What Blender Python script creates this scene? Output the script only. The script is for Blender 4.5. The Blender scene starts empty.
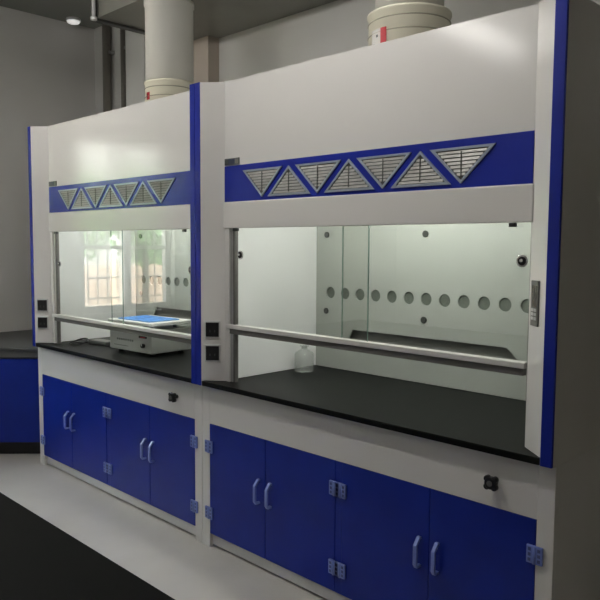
import bpy, bmesh, math, random
from mathutils import Vector, Matrix
random.seed(7)
S = bpy.context.scene
COL = S.collection
PI = math.pi

# ------------------------------------------------------------------ materials
def srgb(r, g, b):
    f = lambda c: ((c/255)/12.92 if c/255 <= .04045 else ((c/255+.055)/1.055)**2.4)
    return (f(r), f(g), f(b), 1)

def mat(name, col, rough=.4, metal=0.0, noise=0.0, nscale=6.0, bump=0.0, bscale=200.0, spec=.5, stretch=None):
    m = bpy.data.materials.new(name); m.use_nodes = True
    nt = m.node_tree; b = nt.nodes['Principled BSDF']
    b.inputs['Base Color'].default_value = col
    b.inputs['Roughness'].default_value = rough
    b.inputs['Metallic'].default_value = metal
    b.inputs['Specular IOR Level'].default_value = spec
    tc = nt.nodes.new('ShaderNodeTexCoord')
    if noise:
        n = nt.nodes.new('ShaderNodeTexNoise'); n.inputs['Scale'].default_value = nscale
        n.inputs['Detail'].default_value = 5
        src = tc.outputs['Object']
        if stretch:
            mp = nt.nodes.new('ShaderNodeMapping'); mp.inputs['Scale'].default_value = stretch
            nt.links.new(src, mp.inputs['Vector']); src = mp.outputs['Vector']
        nt.links.new(src, n.inputs['Vector'])
        r = nt.nodes.new('ShaderNodeValToRGB')
        r.color_ramp.elements[0].position = .3; r.color_ramp.elements[1].position = .7
        r.color_ramp.elements[0].color = tuple(c*(1-noise) for c in col[:3])+(1,)
        r.color_ramp.elements[1].color = tuple(min(1, c*(1+noise)) for c in col[:3])+(1,)
        nt.links.new(n.outputs['Fac'], r.inputs['Fac'])
        nt.links.new(r.outputs['Color'], b.inputs['Base Color'])
    if bump:
        n2 = nt.nodes.new('ShaderNodeTexNoise'); n2.inputs['Scale'].default_value = bscale
        nt.links.new(tc.outputs['Object'], n2.inputs['Vector'])
        bp = nt.nodes.new('ShaderNodeBump'); bp.inputs['Strength'].default_value = bump
        bp.inputs['Distance'].default_value = .002
        nt.links.new(n2.outputs['Fac'], bp.inputs['Height'])
        nt.links.new(bp.outputs['Normal'], b.inputs['Normal'])
    return m

def emat(name, col, strength):
    m = bpy.data.materials.new(name); m.use_nodes = True
    nt = m.node_tree; b = nt.nodes['Principled BSDF']
    b.inputs['Base Color'].default_value = (.8, .8, .8, 1)
    b.inputs['Emission Color'].default_value = col
    b.inputs['Emission Strength'].default_value = strength
    return m

def pane_mat(name, tint, ior=1.75):
    """thin sheet glass: clear transmission plus a Fresnel mirror reflection"""
    m = bpy.data.materials.new(name); m.use_nodes = True
    nt = m.node_tree; nt.nodes.clear()
    o = nt.nodes.new('ShaderNodeOutputMaterial'); mx = nt.nodes.new('ShaderNodeMixShader')
    t = nt.nodes.new('ShaderNodeBsdfTransparent'); t.inputs['Color'].default_value = tint
    g = nt.nodes.new('ShaderNodeBsdfGlossy'); g.inputs['Roughness'].default_value = .0
    f = nt.nodes.new('ShaderNodeFresnel'); f.inputs['IOR'].default_value = ior
    # the mirror sits on the entry face only: the sheet bends no light, so its exit face adds nothing
    ge = nt.nodes.new('ShaderNodeNewGeometry'); mu = nt.nodes.new('ShaderNodeMath'); mu.operation = 'MULTIPLY_ADD'
    mu.inputs[1].default_value = -1; mu.inputs[2].default_value = 1
    mm = nt.nodes.new('ShaderNodeMath'); mm.operation = 'MULTIPLY'
    nt.links.new(ge.outputs['Backfacing'], mu.inputs[0]); nt.links.new(mu.outputs[0], mm.inputs[0]); nt.links.new(f.outputs[0], mm.inputs[1])
    nt.links.new(mm.outputs[0], mx.inputs[0]); nt.links.new(t.outputs[0], mx.inputs[1])
    nt.links.new(g.outputs[0], mx.inputs[2]); nt.links.new(mx.outputs[0], o.inputs[0])
    return m

M = {}
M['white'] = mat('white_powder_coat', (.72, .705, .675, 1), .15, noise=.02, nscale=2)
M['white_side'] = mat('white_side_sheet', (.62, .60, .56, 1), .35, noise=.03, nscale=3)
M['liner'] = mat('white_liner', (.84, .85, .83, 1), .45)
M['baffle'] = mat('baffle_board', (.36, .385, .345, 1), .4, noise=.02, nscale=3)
M['grey_slot'] = mat('slot_sheet', (.22, .225, .21, 1), .5)
M['hole_shade'] = mat('hole_shade_grey', (.095, .115, .092, 1), .6, noise=.15, nscale=60)  # grey-green stands in for the dim space seen through the holes
M['plenum'] = mat('plenum_sheet', (.45, .50, .44, 1), .6)
M['blue'] = mat('blue_powder_coat', (.012, .024, .27, 1), .25, spec=.35, noise=.06, nscale=4)
M['blue_door'] = mat('blue_door_coat', (.008, .023, .25, 1), .3, spec=.22, noise=.10, nscale=5)
M['hinge'] = mat('pale_blue_plastic', (.16, .22, .55, 1), .35)
M['hinge_dark'] = mat('hinge_slot_plastic', (.05, .07, .22, 1), .45)
M['worktop'] = mat('black_epoxy_resin', (.004, .0045, .004, 1), .42, spec=.12, bump=.15, bscale=400)
M['bench_black'] = mat('black_bench_board', (.003, .0033, .0032, 1), .6, spec=.05, bump=.1, bscale=500)
M['grey_top'] = mat('grey_bench_board', (.07, .072, .072, 1), .45)
M['grey_edge'] = mat('grey_bench_edge', (.10, .105, .10, 1), .4)
M['alu'] = mat('brushed_aluminium', (.42, .42, .41, 1), .38, .6)
M['alu_light'] = mat('painted_bar_extrusion', (.66, .65, .62, 1), .28, .1)
M['alu_dark'] = mat('dark_anodised_profile', (.13, .125, .115, 1), .45, .2)
M['grille'] = mat('grille_plastic', (.33, .38, .46, 1), .35, .3)
M['silver'] = mat('silver_slats', (.30, .30, .28, 1), .35, .5, noise=.25, nscale=25, stretch=(1, 1, 6))
M['black'] = mat('black_plastic', (.012, .012, .012, 1), .35)
M['black_soft'] = mat('black_cable_rubber', (.015, .015, .015, 1), .5)
M['dark_grey'] = mat('dark_grey_plastic', (.06, .065, .06, 1), .4)
M['ctrl_grey'] = mat('control_grey', (.12, .12, .11, 1), .35)
M['key_white'] = mat('key_white', (.55, .56, .55, 1), .4)
M['screen'] = mat('dark_screen', (.03, .032, .025, 1), .15)
M['chrome'] = mat('chrome', (.7, .7, .7, 1), .12, 1)
M['bolt'] = mat('grey_bolt', (.045, .052, .045, 1), .45, .3)
M['floor'] = mat('grey_epoxy_floor', (.50, .48, .44, 1), .3, noise=.10, nscale=1.6)
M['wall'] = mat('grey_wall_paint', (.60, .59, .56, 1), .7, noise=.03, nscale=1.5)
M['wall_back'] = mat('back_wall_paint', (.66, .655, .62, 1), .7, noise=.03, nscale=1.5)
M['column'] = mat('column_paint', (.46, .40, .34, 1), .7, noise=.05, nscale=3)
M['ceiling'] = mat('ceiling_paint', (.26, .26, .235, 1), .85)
M['trunk'] = mat('trunk_duct_sheet', (.25, .25, .22, 1), .45, .2, noise=.08, nscale=3)
M['trunk_dark'] = mat('trunk_duct_trim', (.06, .06, .055, 1), .5)
M['duct'] = mat('pp_duct_grey', (.72, .71, .65, 1), .32, noise=.04, nscale=2)
M['duct_cream'] = mat('pp_collar_cream', (.80, .77, .63, 1), .35)
M['duct_ring'] = mat('pp_weld_ring', (.36, .34, .25, 1), .5)
M['red'] = mat('red_sticker_ink', (.38, .012, .02, 1), .45)
M['stick_white'] = mat('sticker_white', (.62, .60, .57, 1), .5)
M['shaker'] = mat('shaker_grey_enamel', (.36, .37, .34, 1), .4, noise=.02, nscale=8)
M['shaker_line'] = mat('panel_print_grey', (.12, .13, .12, 1), .6)
M['plate_white'] = mat('shaker_plate_white', (.70, .70, .67, 1), .4)
M['blue_mat'] = mat('blue_rubber_mat', (.13, .34, .72, 1), .6, noise=.25, nscale=30)
M['pane'] = pane_mat('sash_glass', (.985, .99, .98, 1))
M['pane_edge'] = mat('glass_edge_green', (.20, .30, .25, 1), .2)
M['window_pane'] = pane_mat('window_glass', (.95, .97, .96, 1))
M['bottle'] = pane_mat('bottle_glass', (.94, .95, .94, 1), 1.7)
_nt = M['bottle'].node_tree; _o = next(n for n in _nt.nodes if n.type == 'OUTPUT_MATERIAL')
_mx = _nt.nodes.new('ShaderNodeMixShader'); _mx.inputs[0].default_value = .10      # small share of white diffuse makes the bottle paler
_df = _nt.nodes.new('ShaderNodeBsdfDiffuse'); _df.inputs[0].default_value = (.8, .82, .8, 1)
_nt.links.new(_o.inputs[0].links[0].from_socket, _mx.inputs[1]); _nt.links.new(_df.outputs[0], _mx.inputs[2]); _nt.links.new(_mx.outputs[0], _o.inputs[0])
M['lamp'] = emat('tube_light', (1.0, .97, .92, 1), 28)
M['added_lamp'] = emat('added_tube_light', (1.0, .97, .93, 1), 50)  # for the two lamps added out of view over the aisle
M['hood_lamp'] = emat('hood_tube_light', (.99, 1.0, .96, 1), 33)
M['dome'] = emat('dome_lamp', (1, .98, .94, 1), .5)
M['lamp_body'] = mat('lamp_body_white', (.7, .7, .7, 1), .4)
M['frame_white'] = mat('window_frame_white', (.75, .74, .72, 1), .35)
M['bar_metal'] = mat('security_bar_paint', (.35, .34, .33, 1), .4)
M['leaf'] = mat('leaf_green', (.17, .34, .10, 1), .6, noise=.5, nscale=3)
M['bark'] = mat('bark_brown', (.10, .07, .045, 1), .8)
M['ground'] = mat('outside_paving', (.45, .36, .28, 1), .9, noise=.2, nscale=3)
M['pale_wall'] = mat('pale_building_render', (.36, .35, .31, 1), .9, noise=.15, nscale=.8)
M['brick'] = mat('garden_wall_render', (.62, .45, .34, 1), .9, noise=.15, nscale=2)
M['pipe'] = mat('wall_pipe_paint', (.20, .185, .16, 1), .5)

# ------------------------------------------------------------------ mesh helpers
def box(bm, x0, x1, y0, y1, z0, z1, bev=0.0, mi=0):
    t = bmesh.new()
    v = [t.verts.new((x, y, z)) for x in (x0, x1) for y in (y0, y1) for z in (z0, z1)]
    for f in ((0,1,3,2), (4,6,7,5), (0,4,5,1), (2,3,7,6), (0,2,6,4), (1,5,7,3)):
        t.faces.new([v[i] for i in f])
    if bev:
        bmesh.ops.bevel(t, geom=t.edges[:], offset=bev, segments=2, profile=.5, affect='EDGES')
    join(bm, t, mi)

def join(bm, t, mi=0, M4=None):
    if M4 is not None: bmesh.ops.transform(t, matrix=M4, verts=t.verts[:])
    bmesh.ops.recalc_face_normals(t, faces=t.faces[:])
    mp = {v: bm.verts.new(v.co) for v in t.verts}
    for f in t.faces:
        try:
            nf = bm.faces.new([mp[v] for v in f.verts]); nf.material_index = mi; nf.smooth = f.smooth
        except ValueError: pass
    t.free()

def prism(bm, poly, z0, z1, mi=0, bev=0):
    """vertical prism over an (x, y) polygon"""
    t = bmesh.new()
    a = [t.verts.new((x, y, z0)) for x, y in poly]; b = [t.verts.new((x, y, z1)) for x, y in poly]
    t.faces.new(a); t.faces.new(b)
    n = len(poly)
    for i in range(n): t.faces.new((a[i], a[(i+1) % n], b[(i+1) % n], b[i]))
    if bev:
        bmesh.ops.recalc_face_normals(t, faces=t.faces[:])
        bmesh.ops.bevel(t, geom=t.edges[:], offset=bev, segments=2, profile=.5, affect='EDGES')
    join(bm, t, mi)

def cyl(bm, p0, p1, r, seg=24, mi=0, r2=None, bev=0, smooth=True):
    p0, p1 = Vector(p0), Vector(p1); d = p1-p0
    t = bmesh.new()
    bmesh.ops.create_cone(t, cap_ends=True, segments=seg, radius1=r, radius2=r if r2 is None else r2, depth=d.length)
    if bev:
        e = [e for e in t.edges if any(len(f.verts) > 4 for f in e.link_faces)]
        bmesh.ops.bevel(t, geom=e, offset=bev, segments=2, profile=.5, affect='EDGES')
    if smooth:
        for f in t.faces: f.smooth = len(f.verts) <= 4
    join(bm, t, mi, Matrix.Translation((p0+p1)/2) @ d.to_track_quat('Z', 'Y').to_matrix().to_4x4())

def lathe(bm, prof, c=(0, 0, 0), seg=32, mi=0, closed=False):
    t = bmesh.new(); rings = []
    for r, z in prof:
        rings.append([t.verts.new((c[0]+r*math.cos(2*PI*i/seg), c[1]+r*math.sin(2*PI*i/seg), c[2]+z)) for i in range(seg)]
                     if r > 1e-6 else [t.verts.new((c[0], c[1], c[2]+z))])
    m = len(rings)
    for k in range(m if closed else m-1):
        A, B = rings[k], rings[(k+1) % m]
        for i in range(seg):
            j = (i+1) % seg
            q = [A[i % len(A)], A[j % len(A)], B[j % len(B)], B[i % len(B)]]
            u = []
            for v in q:
                if v not in u: u.append(v)
            if len(u) > 2:
                f = t.faces.new(u); f.smooth = True
    join(bm, t, mi)

def tube(bm, pts, r, seg=10, mi=0, res=6):
    """smooth round tube through the points (Catmull-Rom)"""
    P = [Vector(p) for p in pts]; Q = []
    for i in range(len(P)-1):
        a, b, c, d = P[max(i-1, 0)], P[i], P[i+1], P[min(i+2, len(P)-1)]
        for k in range(res):
            s = k/res
            Q.append(.5*((2*b)+(c-a)*s+(2*a-5*b+4*c-d)*s*s+(3*b-a-3*c+d)*s**3))
    Q.append(P[-1])
    t = bmesh.new(); rings = []
    up = Vector((.13, .21, .97))
    for i, q in enumerate(Q):
        d = (Q[min(i+1, len(Q)-1)]-Q[max(i-1, 0)]).normalized()
        u = d.cross(up)
        if u.length < 1e-3: u = d.cross(Vector((1, 0, 0)))
        u.normalize(); w = d.cross(u)
        rings.append([t.verts.new(q+r*(math.cos(2*PI*k/seg)*u+math.sin(2*PI*k/seg)*w)) for k in range(seg)])
    for a, b in zip(rings, rings[1:]):
        for k in range(seg):
            f = t.faces.new((a[k], a[(k+1) % seg], b[(k+1) % seg], b[k])); f.smooth = True
    t.faces.new(rings[0]); t.faces.new(rings[-1])
    join(bm, t, mi)

def plate_with_holes(bm, outer, holes, y0, y1, mi=0):
    """a sheet standing in the x-z plane between y0 and y1, with through holes"""
    t = bmesh.new(); edges = []
    for loop in [outer]+holes:
        vs = [t.verts.new((x, y0, z)) for x, z in loop]
        edges += [t.edges.new((vs[i], vs[(i+1) % len(vs)])) for i in range(len(vs))]
    bmesh.ops.triangle_fill(t, use_beauty=True, use_dissolve=False, edges=edges)
    r = bmesh.ops.extrude_face_region(t, geom=t.faces[:]+t.edges[:])
    for v in r['geom']:
        if isinstance(v, bmesh.types.BMVert): v.co.y = y1
    join(bm, t, mi)

def obj(name, bm, mats, parent=None):
    me = bpy.data.meshes.new(name)
    bm.to_mesh(me); bm.free()
    for m in (mats if isinstance(mats, (list, tuple)) else [mats]): me.materials.append(M[m])
    o = bpy.data.objects.new(name, me); COL.objects.link(o)
    if parent is not None: o.parent = parent
    return o

def tag(o, label, cat, group=None):
    o['label'] = label; o['category'] = cat
    if group: o['group'] = group
    return o

def thing(name, label, cat, loc=(0, 0, 0), rz=0, group=None):
    o = bpy.data.objects.new(name, None); COL.objects.link(o)
    o.location = loc; o.rotation_euler = (0, 0, rz); o.empty_display_size = .1
    return tag(o, label, cat, group)

def struct(o):
    o['kind'] = 'structure'; return o

def copy_tree(o, parent=None):
    c = o.copy(); COL.objects.link(c)
    if parent is not None: c.parent = parent
    for ch in list(o.children): copy_tree(ch, c)
    return c

def B(): return bmesh.new()

# ------------------------------------------------------------------ fitted camera
CAM = Vector((2.8197, -2.1177, 1.549))
W, H, ZB = 1.868, 2.337, .867          # width and height of one hood, height of its worktop
ST = .0415                             # blue corner strip
BX, BY = .134, .08                     # where the slanted post face meets the front panel plane

# ------------------------------------------------------------------ setting
XL, XR, YF, YB, ZC = -3.1, 5.2, -5.6, 1.2, 3.5
b = B(); box(b, XL-.2, XR+.2, YF-.2, YB+.2, -.1, 0); struct(obj('floor', b, 'floor'))
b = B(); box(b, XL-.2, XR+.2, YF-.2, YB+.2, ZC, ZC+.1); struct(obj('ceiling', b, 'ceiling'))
b = B(); box(b, XL-.2, XR+.2, YB, YB+.2, 0, ZC); struct(obj('wall_back', b, 'wall_back'))
b = B(); box(b, XL-.2, XR+.2, YF-.2, YF, 0, ZC); struct(obj('wall_front', b, 'wall'))
b = B(); box(b, XR, XR+.2, YF, YB, 0, ZC); struct(obj('wall_right', b, 'wall'))
WY0, WY1, WZ0, WZ1 = -1.86, -.86, .90, 2.55       # the window opening in the left wall
b = B()
box(b, XL-.2, XL, YF, WY0, 0, ZC); box(b, XL-.2, XL, WY1, YB, 0, ZC)
box(b, XL-.2, XL, WY0, WY1, 0, WZ0); box(b, XL-.2, XL, WY0, WY1, WZ1, ZC)
struct(obj('wall_left', b, 'wall'))
# window
b = B()
for y0, y1 in ((WY0, WY0+.06), (WY1-.06, WY1), (-1.395, -1.325)): box(b, XL-.14, XL-.07, y0, y1, WZ0, WZ1, .004)
for z0, z1 in ((WZ0, WZ0+.06), (WZ1-.06, WZ1)): box(b, XL-.14, XL-.07, WY0+.06, WY1-.06, z0, z1, .004)
box(b, XL-.135, XL-.075, WY0+.06, WY1-.06, 1.50, 1.535, .003)
win = struct(obj('window_1', b, 'frame_white'))
b = B(); box(b, XL-.107, XL-.101, WY0+.05, WY1-.05, WZ0+.05, WZ1-.05); obj('window_pane', b, 'window_pane', win)
b = B(); box(b, XL-.07, XL+.03, WY0-.02, WY1+.02, WZ0-.03, WZ0-.001, .004); obj('window_sill', b, 'frame_white', win)
b = B()
for k in range(9): cyl(b, (XL-.24, WY0+.08+k*.105, WZ0), (XL-.24, WY0+.08+k*.105, WZ1), .008, 8)
for z in (1.02, 1.22, 1.85): cyl(b, (XL-.24, WY0, z), (XL-.24, WY1, z), .010, 8)
obj('security_bars', b, 'bar_metal', win)
# outside
b = B(); box(b, -16, XL-.3, -9, 5, -.1, 0); struct(obj('outside_ground', b, 'ground'))
b = B(); box(b, -9.2, -9.0, -9, 5, 0, 1.15); struct(obj('garden_wall', b, 'brick'))

def shrub(name, x, y, h, r, zc, n, label):
    t = thing(name, label, 'tree', (x, y, 0), 0, 'trees outside the window')
    bm = B(); cyl(bm, (0, 0, 0), (.05, .02, zc), .07, 10, r2=.04); obj('trunk', bm, 'bark', t)
    bm = B()
    for i in range(n):
        d = Vector((random.gauss(0, 1), random.gauss(0, 1), random.gauss(0, 1))).normalized()*(random.random()**.4)
        c = Vector((d.x*r, d.y*r, zc+h*d.z)); s = random.uniform(.08, .16)
        q = Vector((random.gauss(0, 1), random.gauss(0, 1), random.gauss(0, 1))).normalized()
        u = q.orthogonal().normalized()*s; w = q.cross(u).normalized()*s*.5
        bm.faces.new([bm.verts.new(c+p) for p in (-u, w*.9, u, -w*.9)])
    obj('foliage', bm, 'leaf', t)
shrub('garden_tree', -7.0, -2.75, .75, .62, 1.95, 1000, 'green garden tree nearest the hoods outside the barred window')
shrub('garden_tree', -7.1, -4.10, .80, .64, 2.0, 1100, 'broad green tree in the middle outside the barred window')
shrub('garden_tree', -7.0, -5.50, .75, .62, 1.9, 900, 'green garden tree farthest from the hoods outside the barred window')
b = B(); box(b, -15, -14.5, -16, 9, 0, 7.5); struct(obj('neighbour_wall', b, 'pale_wall'))

# column and pipes on the back wall
b = B(); box(b, -1.62, -1.30, YB-.1, YB, 0, ZC); struct(obj('column_back', b, 'column'))
b = B(); box(b, -2.38, -2.10, YB-.12, YB, 0, ZC); struct(obj('column_corner', b, 'wall_back'))
def pipe(x, r, label):
    bm = B(); cyl(bm, (0, 0, 0), (0, 0, ZC-.02), r, 16)
    t = thing('wall_pipe', label, 'pipe', (x, YB-r-.012, .01), 0, 'vertical pipes on the back wall')
    obj('pipe_run', bm, 'pipe', t)
    for z in (.6, 1.6, 2.6, 3.2):
        bm = B(); box(bm, -r-.012, r+.012, -.004, r+.011, z, z+.025); obj('bracket', bm, 'alu', t)
pipe(-2.80, .038, 'thick brownish pipe in the back corner, leftmost of the wall pipes')
pipe(-2.56, .022, 'thin pipe running up the back wall, second from the corner')
pipe(-2.49, .016, 'thinnest pipe running up the back wall beside the column')

# ------------------------------------------------------------------ fume hood (origin at its front left floor corner)
def triangle(cx, w, z0, z1, down, inset=0.0):
    """corner points of a vent triangle; inset moves every side inwards"""
    h = z1-z0
    L = math.hypot(w/2, h)
    # inradius based inset
    r = (w*h/2)/(w/2+L)
    k = 1-inset/r
    pts = [(-w/2, h/2), (w/2, h/2), (0, -h/2)] if down else [(-w/2, -h/2), (w/2, -h/2), (0, h/2)]
    iz = (h/2-r) if down else (-h/2+r)
    return [(cx+x*k, (z0+z1)/2+iz+(z-iz)*k) for x, z in pts]

def make_hood():
    t = thing('fume_hood', 'large white fume hood with an empty worktop behind its sash, nearest the camera', 'fume hood', (0, 0, 0), 0, 'fume hoods standing in a row')
    e = .001
    # side sheets, top, back
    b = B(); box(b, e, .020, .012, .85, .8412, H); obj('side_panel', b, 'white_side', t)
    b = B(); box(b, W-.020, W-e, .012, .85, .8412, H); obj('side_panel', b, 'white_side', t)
    b = B(); box(b, .021, W-.021, .10, .849, H-.02, H-.001); obj('top_panel', b, 'white', t)
    b = B(); box(b, .021, W-.021, .842, .852, ZB+.003, H-.02); obj('back_panel', b, 'plenum', t)
    # corner posts: slanted white face, with a blue strip on the front corner
    for s in (0, 1):
        mx = (lambda x: x) if s == 0 else (lambda x: W-x)
        b = B()
        prism(b, [(mx(x), y) for x, y in ((.0205, .013), (ST, .001), (BX, BY), (BX, .128), (.0205, .128))], ZB+.002, H-.001)
        if s == 0: box(b, BX, .165, BY, .128, ZB+.002, 1.629)
        prism(b, [(mx(x), y) for x, y in ((.0205, .013), (ST, .001), (ST, .02), (.0205, .04))], .8418, ZB+.002)
        p = obj('corner_post', b, 'white', t)
        b = B(); box(b, *sorted((mx(e), mx(ST-.001))), -.002, .011, .842, H, .002)
        obj('corner_strip', b, 'blue', p)
    # front panels
    b = B(); box(b, BX+.0005, W-BX-.0005, BY, BY+.02, 1.757, H-.001); obj('front_panel', b, 'white', t)
    b = B(); box(b, BX-.006, W-BX+.006, BY-.009, BY+.015, 1.63, 1.7565, .004); obj('sash_header', b, 'white', t)
    b = B(); box(b, BX+.0005, W-BX-.0005, BY-.003, BY-.0003, 1.758, 1.93); obj('vent_band', b, 'blue', t)
    # seven triangular vents
    for k in range(7):
        down = k % 2 == 0
        cx = .409+k*.1757
        g0, g1 = 1.772, 1.902
        b = B()
        plate_with_holes(b, triangle(cx, .268, g0, g1, down), [triangle(cx, .268, g0, g1, down, .009)], BY-.009, BY-.0032)
        g = obj('vent_grille', b, 'grille', t)
        b = B()
        plate_with_holes(b, triangle(cx, .268, g0, g1, down, .009), [], BY-.0045, BY-.0032, 1)
        inn = triangle(cx, .268, g0, g1, down, .010)
        zlo, zhi = min(p[1] for p in inn), max(p[1] for p in inn)
        half = abs(inn[0][0]-cx)
        n = 8
        for i in range(n):
            z = zlo+(zhi-zlo)*(i+.5)/n; dz = (zhi-zlo)/n
            f = (z-zlo)/(zhi-zlo) if down else (zhi-z)/(zhi-zlo)
            hw = half*f-.003
            if hw < .006: continue
            tb = bmesh.new()
            v = [tb.verts.new(c) for c in ((cx-hw, BY-.0075, z-dz*.40), (cx+hw, BY-.0075, z-dz*.40), (cx+hw, BY-.005, z+dz*.34), (cx-hw, BY-.005, z+dz*.34),
                                            (cx-hw, BY-.0062, z-dz*.40), (cx+hw, BY-.0062, z-dz*.40), (cx+hw, BY-.0046, z+dz*.34), (cx-hw, BY-.0046, z+dz*.34))]
            for f_ in ((0,1,2,3), (4,7,6,5), (0,4,5,1), (3,2,6,7), (0,3,7,4), (1,5,6,2)): tb.faces.new([v[q] for q in f_])
            join(b, tb, 0)
        box(b, cx-.0018, cx+.0018, BY-.0085, BY-.005, zlo+.006, zhi-.004, 0, 2)
        obj('louvres', b, ['silver', 'dark_grey', 'dark_grey'], g)
    # name plate above the band: small dark plate with three colour fields
    b = B()
    box(b, BX+.002, BX+.110, BY-.004, BY-.0003, 1.934, 1.966, 0, 0)
    box(b, BX+.006, BX+.030, BY-.0046, BY-.004, 1.938, 1.962, 0, 1)
    box(b, BX+.031, BX+.078, BY-.0046, BY-.004, 1.938, 1.962, 0, 2)
    box(b, BX+.079, BX+.106, BY-.0046, BY-.004, 1.938, 1.962, 0, 3)
    o = obj('badge', b, ['dark_grey', 'bolt', 'badge_navy', 'ctrl_grey'], t); o['label'] = 'small dark badge plate'
    # sash tracks
    for s in (0, 1):
        mx = (lambda x: x) if s == 0 else (lambda x: W-x)
        b = B()
        k = 0 if s == 0 else -.062
        box(b, *sorted((mx(.1655 if s == 0 else BX+.0005), mx(.190+k*.85))), .087, .108, ZB+.003, 1.629, 0, 0)
        box(b, *sorted((mx(.1902+k*.85), mx(.200+k))), .085, .108, ZB+.003, 1.629, 0, 1)
        obj('sash_track', b, ['alu', 'alu_dark'], t)
        b = B(); box(b, *sorted((mx(.200-.012*s), mx(.236-.022*s))), .072, .084, 1.615, 1.6295, .002); obj('sash_stop', b, 'black', t)
    # sash: handle bar with two sliding panes and two finger pulls
    b = B()
    box(b, .142, W-.142, .074, .112, 1.136, 1.157, .0025, 0)
    box(b, .150, W-.150, .082, .108, 1.110, 1.1355, .002, 1)
    sash = obj('sash_bar', b, ['alu_light', 'alu_dark'], t)
    for x0, x1, y in ((.2005, 1.03, .090), (.885, W-.1445, .101)):
        b = B(); box(b, x0, x1, y, y+.005, 1.158, 1.80, 0, 0)
        xe = x1 if y < .095 else x0
        box(b, *((xe+.0002, xe+.003) if y < .095 else (xe-.003, xe-.0002)), y, y+.005, 1.158, 1.80, 0, 1)
        obj('glass_pane', b, ['pane', 'pane_edge'], sash)
    for x, y in ((.238, .090), (W-.174, .101)):
        b = B()
        cyl(b, (x, y-.004, 1.50), (x, y-.0003, 1.50), .021, 28, 1, bev=.001)
        cyl(b, (x, y-.0055, 1.50), (x, y-.004, 1.50), .015, 24, 0)
        cyl(b, (x, y-.011, 1.502), (x, y-.0055, 1.502), .006, 16, 1)
        obj('finger_pull', b, ['black', 'chrome'], sash)
    # interior
    b = B(); box(b, .108, .128, .129, .841, ZB+.003, 2.0); obj('liner_panel', b, 'liner', t)
    b = B(); box(b, W-.128, W-.108, .129, .841, ZB+.003, 2.0); obj('liner_panel', b, 'liner', t)
    b = B(); box(b, .108, W-.108, .129, .841, 2.001, 2.012); obj('liner_ceiling', b, 'liner', t)
    cz, r = 1.289, .0315
    holes = [[(.237+k*.1053+r*math.cos(a*2*PI/28), cz+r*math.sin(a*2*PI/28)) for a in range(28)] for k in range(14)]
    holes.append([(.365, 1.03), (1.375, 1.03), (1.305, 1.096), (.40, 1.096)])
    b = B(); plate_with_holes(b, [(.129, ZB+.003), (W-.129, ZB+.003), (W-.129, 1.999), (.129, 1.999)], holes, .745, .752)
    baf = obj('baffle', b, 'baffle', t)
    for x in (.209, .859, 1.509):
        for z in (1.608, 1.186):
            b = B(); cyl(b, (x, .737, z), (x, .7448, z), .0165, 18, bev=.002); obj('baffle_bolt', b, 'bolt', baf)
    b = B(); box(b, .33, 1.41, .775, .780, .98, 1.15); obj('slot_plate', b, 'grey_slot', baf)
    b = B(); box(b, .18, W-.18, .7525, .7545, 1.23, 1.35); obj('hole_shade', b, 'hole_shade', baf)  # added sheet, coloured like the shaded plenum behind the holes
    # lamp under the interior ceiling
    b = B(); box(b, .45, W-.45,   .15, .29, 1.965, 2.0, .004); fx = obj('hood_lamp_body', b, 'lamp_body', t)
    b = B(); cyl(b, (.48, .19, 1.95), (W-.48, .19, 1.95), .013, 12); cyl(b, (.48, .25, 1.95), (W-.48, .25, 1.95), .013, 12)
    obj('hood_lamp_tube', b, 'hood_lamp', fx)
    # two switched sockets on the left slanted face, a controller on the right one
    a = math.atan2(BY, BX-ST)
    def on_post(bm_local, x, y, z, ang, name, mats):
        o = obj(name, bm_local, mats, t)
        o.location = (x, y, z); o.rotation_euler = (0, 0, ang); return o
    for z in (1.128, 1.009):
        b = B()
        box(b, -.039, .039, -.009, -.0008, -.044, .044, .003, 0)
        box(b, -.033, .033, -.0115, -.009, -.036, .036, .002, 1)
        for dx in (-.012, .012): box(b, dx-.003, dx+.003, -.0118, -.0114, -.014, -.002, 0, 2)
        on_post(b, .0845, .0395, z, a, 'socket', ['key_white', 'black', 'dark_grey'])
    b = B()
    box(b, -.028, .028, -.007, -.0008, -.075, .075, .002, 0)
    box(b, -.017, .017, -.008, -.007, -.012, .058, 0, 1)
    box(b, -.004, .003, -.0086, -.008, .010, .052, 0, 3)
    for dz in (-.022, -.036, -.050):
        box(b, -.019, -.002, -.009, -.007, dz-.005, dz+.005, .001, 2)
        box(b, .003, .019, -.009, -.007, dz-.005, dz+.005, .001, 2)
    o = on_post(b, W-.0945, .048, 1.364, -a, 'control_panel', ['ctrl_grey', 'screen', 'key_white', 'black'])
    return t
M['badge_navy'] = mat('badge_navy', (.012, .02, .045, 1), .4)

def make_worktop():
    b = B(); box(b, ST+.0015, W-ST-.0015, .0005, .84, .842, ZB, .003)
    return tag(obj('worktop', b, 'worktop'), 'black worktop of the nearest hood, bare but for a glass bottle', 'worktop', 'black hood worktops')

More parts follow.
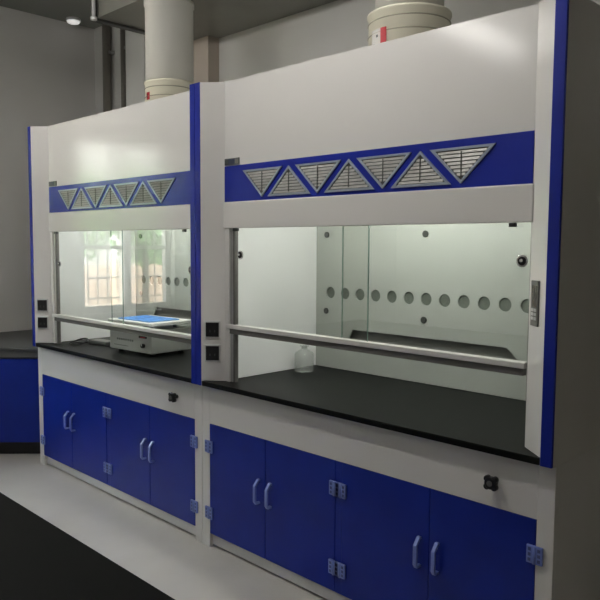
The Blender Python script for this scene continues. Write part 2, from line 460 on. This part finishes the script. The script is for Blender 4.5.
# ------------------------------------------------------------------ base cabinet
YBASE = .035
def make_base():
    t = thing('base_cabinet', 'white framed cabinet with four dark blue doors under the nearest hood', 'cabinet', (0, 0, 0), 0, 'base cabinets under the hoods')
    e = .0015; zt = .8405
    y0, y1 = YBASE, YBASE+.02
    b = B()
    box(b, e, .0615, y0, y1, 0, zt, .0015); box(b, W-.0615, W-e, y0, y1, 0, zt, .0015)         # stiles down to the floor
    box(b, .0615, W-.0615, y0, y1, .647, zt, .0015)                                         # apron
    box(b, e, .02, y1, .83, 0, zt); box(b, W-.02, W-e, y1, .83, 0, zt)                       # sides
    box(b, .02, W-.02, .81, .83, 0, zt); box(b, .02, W-.02, y1, .81, .05, .07)               # back, bottom
    obj('carcass', b, 'white', t)
    b = B(); box(b, .0618, W-.0618, y0+.018, y0+.03, .013, .0725); obj('kick_plate', b, 'white', t)
    b = B(); box(b, .9165, .9515, y0+.001, y1, .0745, .6455); obj('centre_stile', b, 'blue_door', t)
    for k, (x0, x1) in enumerate(((.0630, .4785), (.4810, .9155), (.9525, 1.3870), (1.3895, W-.0630))):
        b = B(); box(b, x0, x1, y0-.001, y0+.018, .0745, .6455, .0025)
        d = obj('door', b, 'blue_door', t)
        right_hung = k in (1, 3)
        # handle: chamfered bow of flat bar
        hx = (x0+.038) if right_hung else (x1-.040)
        z0, z1, p, c = .334, .452, .034, .016
        path = [(0, z0), (-p+c*.6, z0), (-p, z0+c), (-p, z1-c-.012), (-p+c+.008, z1), (0, z1)]
        b = B(); tb = bmesh.new(); th = .009
        inn = [(0, z0+th), (-p+c*.6+.003, z0+th), (-p+th, z0+c+.003), (-p+th, z1-c-.015), (-p+c+.011, z1-th), (0, z1-th)]
        A = [[tb.verts.new((hx+hw, y0-.0012+yy, zz)) for yy, zz in path] for hw in (-.0075, .0075)]
        I = [[tb.verts.new((hx+hw, y0-.0012+yy, zz)) for yy, zz in inn] for hw in (-.0075, .0075)]
        n = len(path)
        for i in range(n-1):
            tb.faces.new((A[0][i], A[0][i+1], A[1][i+1], A[1][i]))
            tb.faces.new((I[0][i], I[1][i], I[1][i+1], I[0][i+1]))
            tb.faces.new((A[0][i], I[0][i], I[0][i+1], A[0][i+1]))
            tb.faces.new((A[1][i], A[1][i+1], I[1][i+1], I[1][i]))
        for i in (0, n-1): tb.faces.new((A[0][i], A[1][i], I[1][i], I[0][i]))
        bmesh.ops.recalc_face_normals(tb, faces=tb.faces[:])
        join(b, tb)
        obj('handle', b, 'hinge', d)
        # two hinges on the outer edge
        hxc = x1+.001 if right_hung else x0-.001
        for zc in (.5285, .184):
            b = B()
            for sx in (-1, 1):
                box(b, *sorted((hxc+sx*.0045, hxc+sx*.0285)), y0-.011, y0-.0012, zc-.031, zc+.031, .003, 0)
                for dz in (-.018, 0, .018): box(b, hxc+sx*.0165-.005, hxc+sx*.0165+.005, y0-.0116, y0-.0108, zc+dz-.0055, zc+dz+.0055, 0, 1)
            cyl(b, (hxc, y0-.008, zc-.031), (hxc, y0-.008, zc+.031), .0062, 12, 0)
            obj('hinge', b, ['hinge', 'hinge_dark'], d)
    # valve knob on the apron
    x, z = 1.654, .742
    b = B(); cyl(b, (x, y0-.022, z), (x, y0-.0005, z), .011, 16)
    for k in range(4):
        a = PI/4+k*PI/2
        cyl(b, (x+.019*math.cos(a), y0-.042, z+.019*math.sin(a)), (x+.019*math.cos(a), y0-.022, z+.019*math.sin(a)), .0115, 14, bev=.003)
    cyl(b, (x, y0-.043, z), (x, y0-.021, z), .0215, 20, bev=.003)
    kn = obj('valve_knob', b, 'black', t)
    b = B(); cyl(b, (x, y0-.0452, z), (x, y0-.0432, z), .010, 18); obj('knob_cap', b, 'ctrl_grey', kn)
    return t

hood = make_hood(); top = make_worktop(); base = make_base()
hood2 = copy_tree(hood); hood2.location.x = -W
hood2['label'] = 'white fume hood with window glare on its sash, farther along the row'
for c in hood2.children:
    if c.name.startswith('sash_bar'): c.location.z = -.085
top2 = copy_tree(top); top2.location.x = -W
top2['label'] = 'black worktop of the far hood, carrying a grey shaker and a cord'
base2 = copy_tree(base); base2.location.x = -W
base2['label'] = 'white framed cabinet with four brighter blue doors under the far hood'

# ------------------------------------------------------------------ ducts
def duct(cx, cy, rd, rc, zc, ztop, loc_label, sticker):
    t = thing('exhaust_duct', loc_label, 'duct', (cx, cy, H+.001), 0, 'round exhaust ducts on the hoods')
    zz = zc-H
    b = B(); lathe(b, [(rd-.006, zz-.02), (rd, zz-.02), (rd, ztop-H-.03), (rd+.006, ztop-H-.028), (rd+.006, ztop-H-.002), (rd-.006, ztop-H-.002)], seg=56, closed=True)
    obj('duct_pipe', b, 'duct', t)
    b = B(); lathe(b, [(rd-.004, 0), (rc, 0), (rc, zz-.012), (rc+.006, zz-.010), (rc+.006, zz), (rd+.001, zz), (rd+.001, zz-.03), (rd-.004, zz-.03)], seg=56, closed=True)
    c = obj('collar', b, 'duct_cream', t)
    b = B()
    for z in (zz-.045, zz-.10): lathe(b, [(rc+.0005, z), (rc+.004, z+.003), (rc+.0005, z+.006)], seg=56)
    obj('weld_ring', b, 'duct_ring', c)
    if sticker: sticker(c, rc)
    return t
def curved_patch(bm, r, a0, a1, z0, z1, mi=0, th=.0015):
    n = 8; tb = bmesh.new(); g = []
    for rr in (r, r+th):
        g.append([[tb.verts.new((rr*math.cos(a0+(a1-a0)*i/n), rr*math.sin(a0+(a1-a0)*i/n), z)) for z in (z0, z1)] for i in range(n+1)])
    for i in range(n):
        for k in (0, 1): tb.faces.new((g[k][i][0], g[k][i+1][0], g[k][i+1][1], g[k][i][1]))
        for z in (0, 1): tb.faces.new((g[0][i][z], g[0][i+1][z], g[1][i+1][z], g[1][i][z]))
    for i in (0, n): tb.faces.new((g[0][i][0], g[0][i][1], g[1][i][1], g[1][i][0]))
    join(bm, tb, mi)
def sticker_right(c, rc):
    b = B(); a = -PI/2-.46+.28
    curved_patch(b, rc+.001, a-.26, a+.11, .062, .132, 0)
    curved_patch(b, rc+.003, a+.09, a+.26, .062, .132, 1)
    curved_patch(b, rc+.003, a-.06, a-.0, .098, .108, 2)
    curved_patch(b, rc+.003, a-.18, a-.12, .068, .073, 2)
    obj('warning_sticker', b, ['stick_white', 'red', 'black'], c)['label'] = 'white and red sticker'
def sticker_left(c, rc):
    b = B(); a = -PI/2-.05
    curved_patch(b, rc+.001, a-.12, a+.10, .105, .150, 0); curved_patch(b, rc+.003, a-.10, a-.04, .115, .14, 1)
    obj('warning_sticker', b, ['red', 'black'], c)['label'] = 'small dark red sticker'
TZ = 3.06
duct(.945, .46, .150, .178, 2.553, TZ-.001, 'grey round duct in a wide cream collar above the nearest hood', sticker_right)
duct(-.934, .507, .150, .154, 2.56, TZ-.001, 'tall grey round duct rising from the far hood to the trunk duct', sticker_left)
# rectangular trunk duct overhead with a hanger rod at its corner
t = thing('trunk_duct', 'dark rectangular trunk duct hung below the ceiling behind the hoods', 'duct', (-1.55, .345, TZ))
b = B(); box(b, 0, 6.2, 0, .86, 0, .30); obj('duct_body', b, 'trunk', t)
b = B(); box(b, -.03, .02, -.02, .87, -.015, .33); obj('end_flange', b, 'trunk_dark', t)
b = B(); cyl(b, (.035, -.035, -.02), (.035, -.035, ZC-TZ-.002), .012, 12); cyl(b, (.035, -.035, -.025), (.035, -.035, -.005), .022, 12)
obj('hanger_rod', b, 'lamp_body', t)
# dome lamp on the ceiling
t = thing('ceiling_dome_light', 'small white dome lamp on the ceiling in the far corner', 'ceiling light', (-2.97, .93, ZC))
b = B(); lathe(b, [(0, .004), (.062, .004), (.062, -.02), (0, -.02)], seg=24); obj('lamp_base', b, 'lamp_body', t)
b = B(); lathe(b, [(.056, -.021), (.05, -.034), (.03, -.042), (0, -.045)], seg=24); obj('lamp_dome', b, 'dome', t)

# ------------------------------------------------------------------ things on the worktops
# reagent bottle
t = thing('reagent_bottle', 'clear glass stoppered bottle standing alone on the black worktop', 'bottle', (.222, .555, ZB+.001))
b = B(); R = .053
lathe(b, [(0, 0), (R-.004, 0), (R, .004), (R, .092), (R-.004, .104), (R-.02, .116), (.020, .122), (.018, .126), (.018, .136), (.024, .138), (.024, .142),
          (.014, .142), (.014, .122), (.03, .112), (R-.007, .100), (R-.004, .090), (R-.004, .008), (R-.008, .006), (0, .006)], seg=40)
obj('bottle_body', b, 'bottle', t)
b = B(); lathe(b, [(0, .126), (.0125, .126), (.0135, .143), (.008, .147), (.012, .153), (.010, .160), (0, .161)], seg=24); obj('stopper', b, 'bottle', t)

# orbital shaker
t = thing('orbital_shaker', 'grey laboratory shaker with a blue topped platform behind the far sash', 'shaker', (-1.163, .189, ZB+.001), math.radians(3.5))
SW, SD = .435, .32
b = B(); box(b, 0, SW, 0, SD, .019, .160, .006); body = obj('body', b, 'shaker', t)
b = B()
for k in range(9): box(b, .08+k*.020, .08+k*.020+.012, -.0012, .002, .080, .092, 0)
box(b, .05, .20, -.0012, .002, .046, .050, 0)
obj('panel_print', b, 'shaker_line', body)
b = B(); box(b, .31, .39, -.0015, .002, .110, .124, 0, 0); box(b, .325, .375, -.0022, -.0014, .113, .118, 0, 1); obj('name_plate', b, ['black', 'red'], body)
b = B(); cyl(b, (.36, -.018, .066), (.36, 0, .066), .014, 20, bev=.002); box(b, .358, .362, -.020, -.0175, .066, .079, 0, 1); obj('speed_knob', b, ['black', 'key_white'], body)
for x in (.06, SW-.06):
    for y in (.05, SD-.05):
        b = B(); cyl(b, (x, y, 0), (x, y, .0185), .018, 16, r2=.021); obj('foot', b, 'black', t)
b = B(); cyl(b, (SW/2, SD/2, .161), (SW/2, SD/2, .187), .05, 20); obj('drive_post', b, 'dark_grey', t)
for x in (.09, SW-.09):
    for y in (.07, SD-.07):
        b = B(); cyl(b, (x, y, .161), (x, y, .187), .012, 12); obj('support_post', b, 'dark_grey', t)
b = B(); box(b, -.01, SW+.01, -.008, SD+.008, .1875, .206, .004); pl = obj('platform', b, 'plate_white', t)
b = B(); box(b, .05, SW-.055, .03, SD-.06, .2063, .213, .002)
for i in range(12):
    for j in range(7): cyl(b, (.07+i*.0265, .05+j*.031, .2125), (.07+i*.0265, .05+j*.031, .216), .008, 8, smooth=False)
obj('rubber_mat', b, 'blue_mat', pl)['label'] = 'studded blue rubber mat'
# adapter with its cord
t = thing('power_adapter', 'flat dark adapter box with a looped black cord left of the shaker', 'adapter', (-1.45, .30, ZB+.001), math.radians(6))
b = B(); box(b, -.10, .10, -.045, .045, 0, .026, .005); obj('adapter_case', b, 'dark_grey', t)
b = B(); box(b, -.085, .085, -.032, .032, .0263, .0272, 0); obj('adapter_label', b, 'ctrl_grey', t)
b = B(); z = .0062
tube(b, [(-.099, .0, .013), (-.13, -.03, z), (-.16, -.11, z), (-.12, -.17, z), (-.05, -.15, z+.004), (-.04, -.10, .030), (-.10, -.055, .034), (-.185, -.04, .024), (-.215, -.09, z), (-.195, -.135, z), (-.15, -.155, z)], .0055)
obj('cord', b, 'black_soft', t)

# ------------------------------------------------------------------ corner bench at the left wall (diagonal front)
ZS = .80
t = thing('corner_bench', 'corner bench with grey top and plain blue front left of the hoods', 'bench', (0, 0, 0))
def bench_poly(d):
    k = d*math.sqrt(2)
    # front line passes (-2.198,-.092)-(-2.024,.094); shifted inwards by d
    return [(XL+.002, -2.3), (-2.5-d, -2.3), (-2.5-d, -.413+d*.414), (-1.895, .232+k*.95), (-1.895, 1.08), (-2.1, 1.07), (XL+.002, 1.07)]
b = B(); prism(b, bench_poly(0), ZS-.022, ZS, bev=.002); obj('bench_top', b, 'grey_top', t)
b = B(); prism(b, bench_poly(.012), ZS-.07, ZS-.0225); obj('bench_apron', b, 'grey_edge', t)
b = B(); prism(b, bench_poly(.02), ZS-.082, ZS-.0705); obj('shadow_gap', b, 'black', t)
b = B(); prism(b, bench_poly(.015), .105, ZS-.0825); obj('cabinet_body', b, 'blue_door', t)
b = B(); prism(b, bench_poly(.08), .001, .1045); obj('kick_plate', b, 'black', t)

# ------------------------------------------------------------------ island bench, near edge of the picture
t = thing('island_bench', 'long island bench with a plain black top at the bottom left corner', 'bench', (-1.4, -1.342, 0))
L, D = 3.5, -1.45
b = B(); box(b, 0, L, D, 0, .825, .85, .003); obj('bench_top', b, 'bench_black', t)
b = B(); box(b, .04, L-.04, D+.04, -.04, .10, .8245); obj('cabinet_body', b, 'white', t)
b = B(); box(b, .08, L-.08, D+.10, -.10, .001, .0995); obj('kick_plate', b, 'black', t)
for k in range(7):
    b = B(); box(b, .06+k*.484, .06+k*.484+.47, -.0395, -.022, .12, .80, .002); d = obj('door', b, 'blue_door', t)
    b = B(); box(b, .06+k*.484+.40, .06+k*.484+.415, -.0215, .003, .60, .72, .003); obj('handle', b, 'hinge', d)

# ------------------------------------------------------------------ ceiling lamps
def ceiling_lamp(x, y, label, rz=0, tube_mat='lamp'):
    t = thing('ceiling_light', label, 'ceiling light', (x, y, 3.1), rz, 'tube lamps hung from the ceiling')
    b = B(); box(b, -.09, .09, -.62, .62, .03, .075, .004); obj('lamp_body', b, 'lamp_body', t)
    for s in (-.045, .045):
        b = B(); cyl(b, (s, -.58, .008), (s, .58, .008), .015, 14); obj('tube', b, tube_mat, t)
    b = B()
    for y_ in (-.5, .5): cyl(b, (0, y_, .0755), (0, y_, ZC-3.1-.001), .006, 8)
    obj('hanger', b, 'lamp_body', t)
ceiling_lamp(.05, -2.45, 'tube lamp above the middle of the island bench')

ceiling_lamp(1.0, -.9, 'added tube lamp above the aisle in front of the nearest hood', PI/2, 'added_lamp')  # unseen lamp, added to brighten the upper front of the hood
ceiling_lamp(-1.1, -.9, 'added tube lamp above the aisle in front of the far hood', PI/2, 'added_lamp')  # second added lamp, lifts the far hood's front panels

# ------------------------------------------------------------------ world, camera, view
w = bpy.data.worlds.new('World'); S.world = w; w.use_nodes = True
bg = w.node_tree.nodes['Background']; bg.inputs[0].default_value = (.90, .96, 1.0, 1); bg.inputs[1].default_value = 25.0

cd = bpy.data.cameras.new('Camera'); cam = bpy.data.objects.new('Camera', cd); COL.objects.link(cam)
cd.sensor_width = 36; cd.sensor_fit = 'HORIZONTAL'; cd.lens = 36*696.8/600
cd.clip_start = .05; cd.clip_end = 100
rz, rx, ry = .7778, .0784, .0061
cam.matrix_world = Matrix.Translation(CAM) @ Matrix.Rotation(rz, 4, 'Z') @ Matrix.Rotation(PI/2-rx, 4, 'X') @ Matrix.Rotation(ry, 4, 'Z')
S.camera = cam
S.view_settings.view_transform = 'Standard'; S.view_settings.look = 'None'
S.view_settings.exposure = .06; S.view_settings.gamma = 1; S.view_settings.use_curve_mapping = False
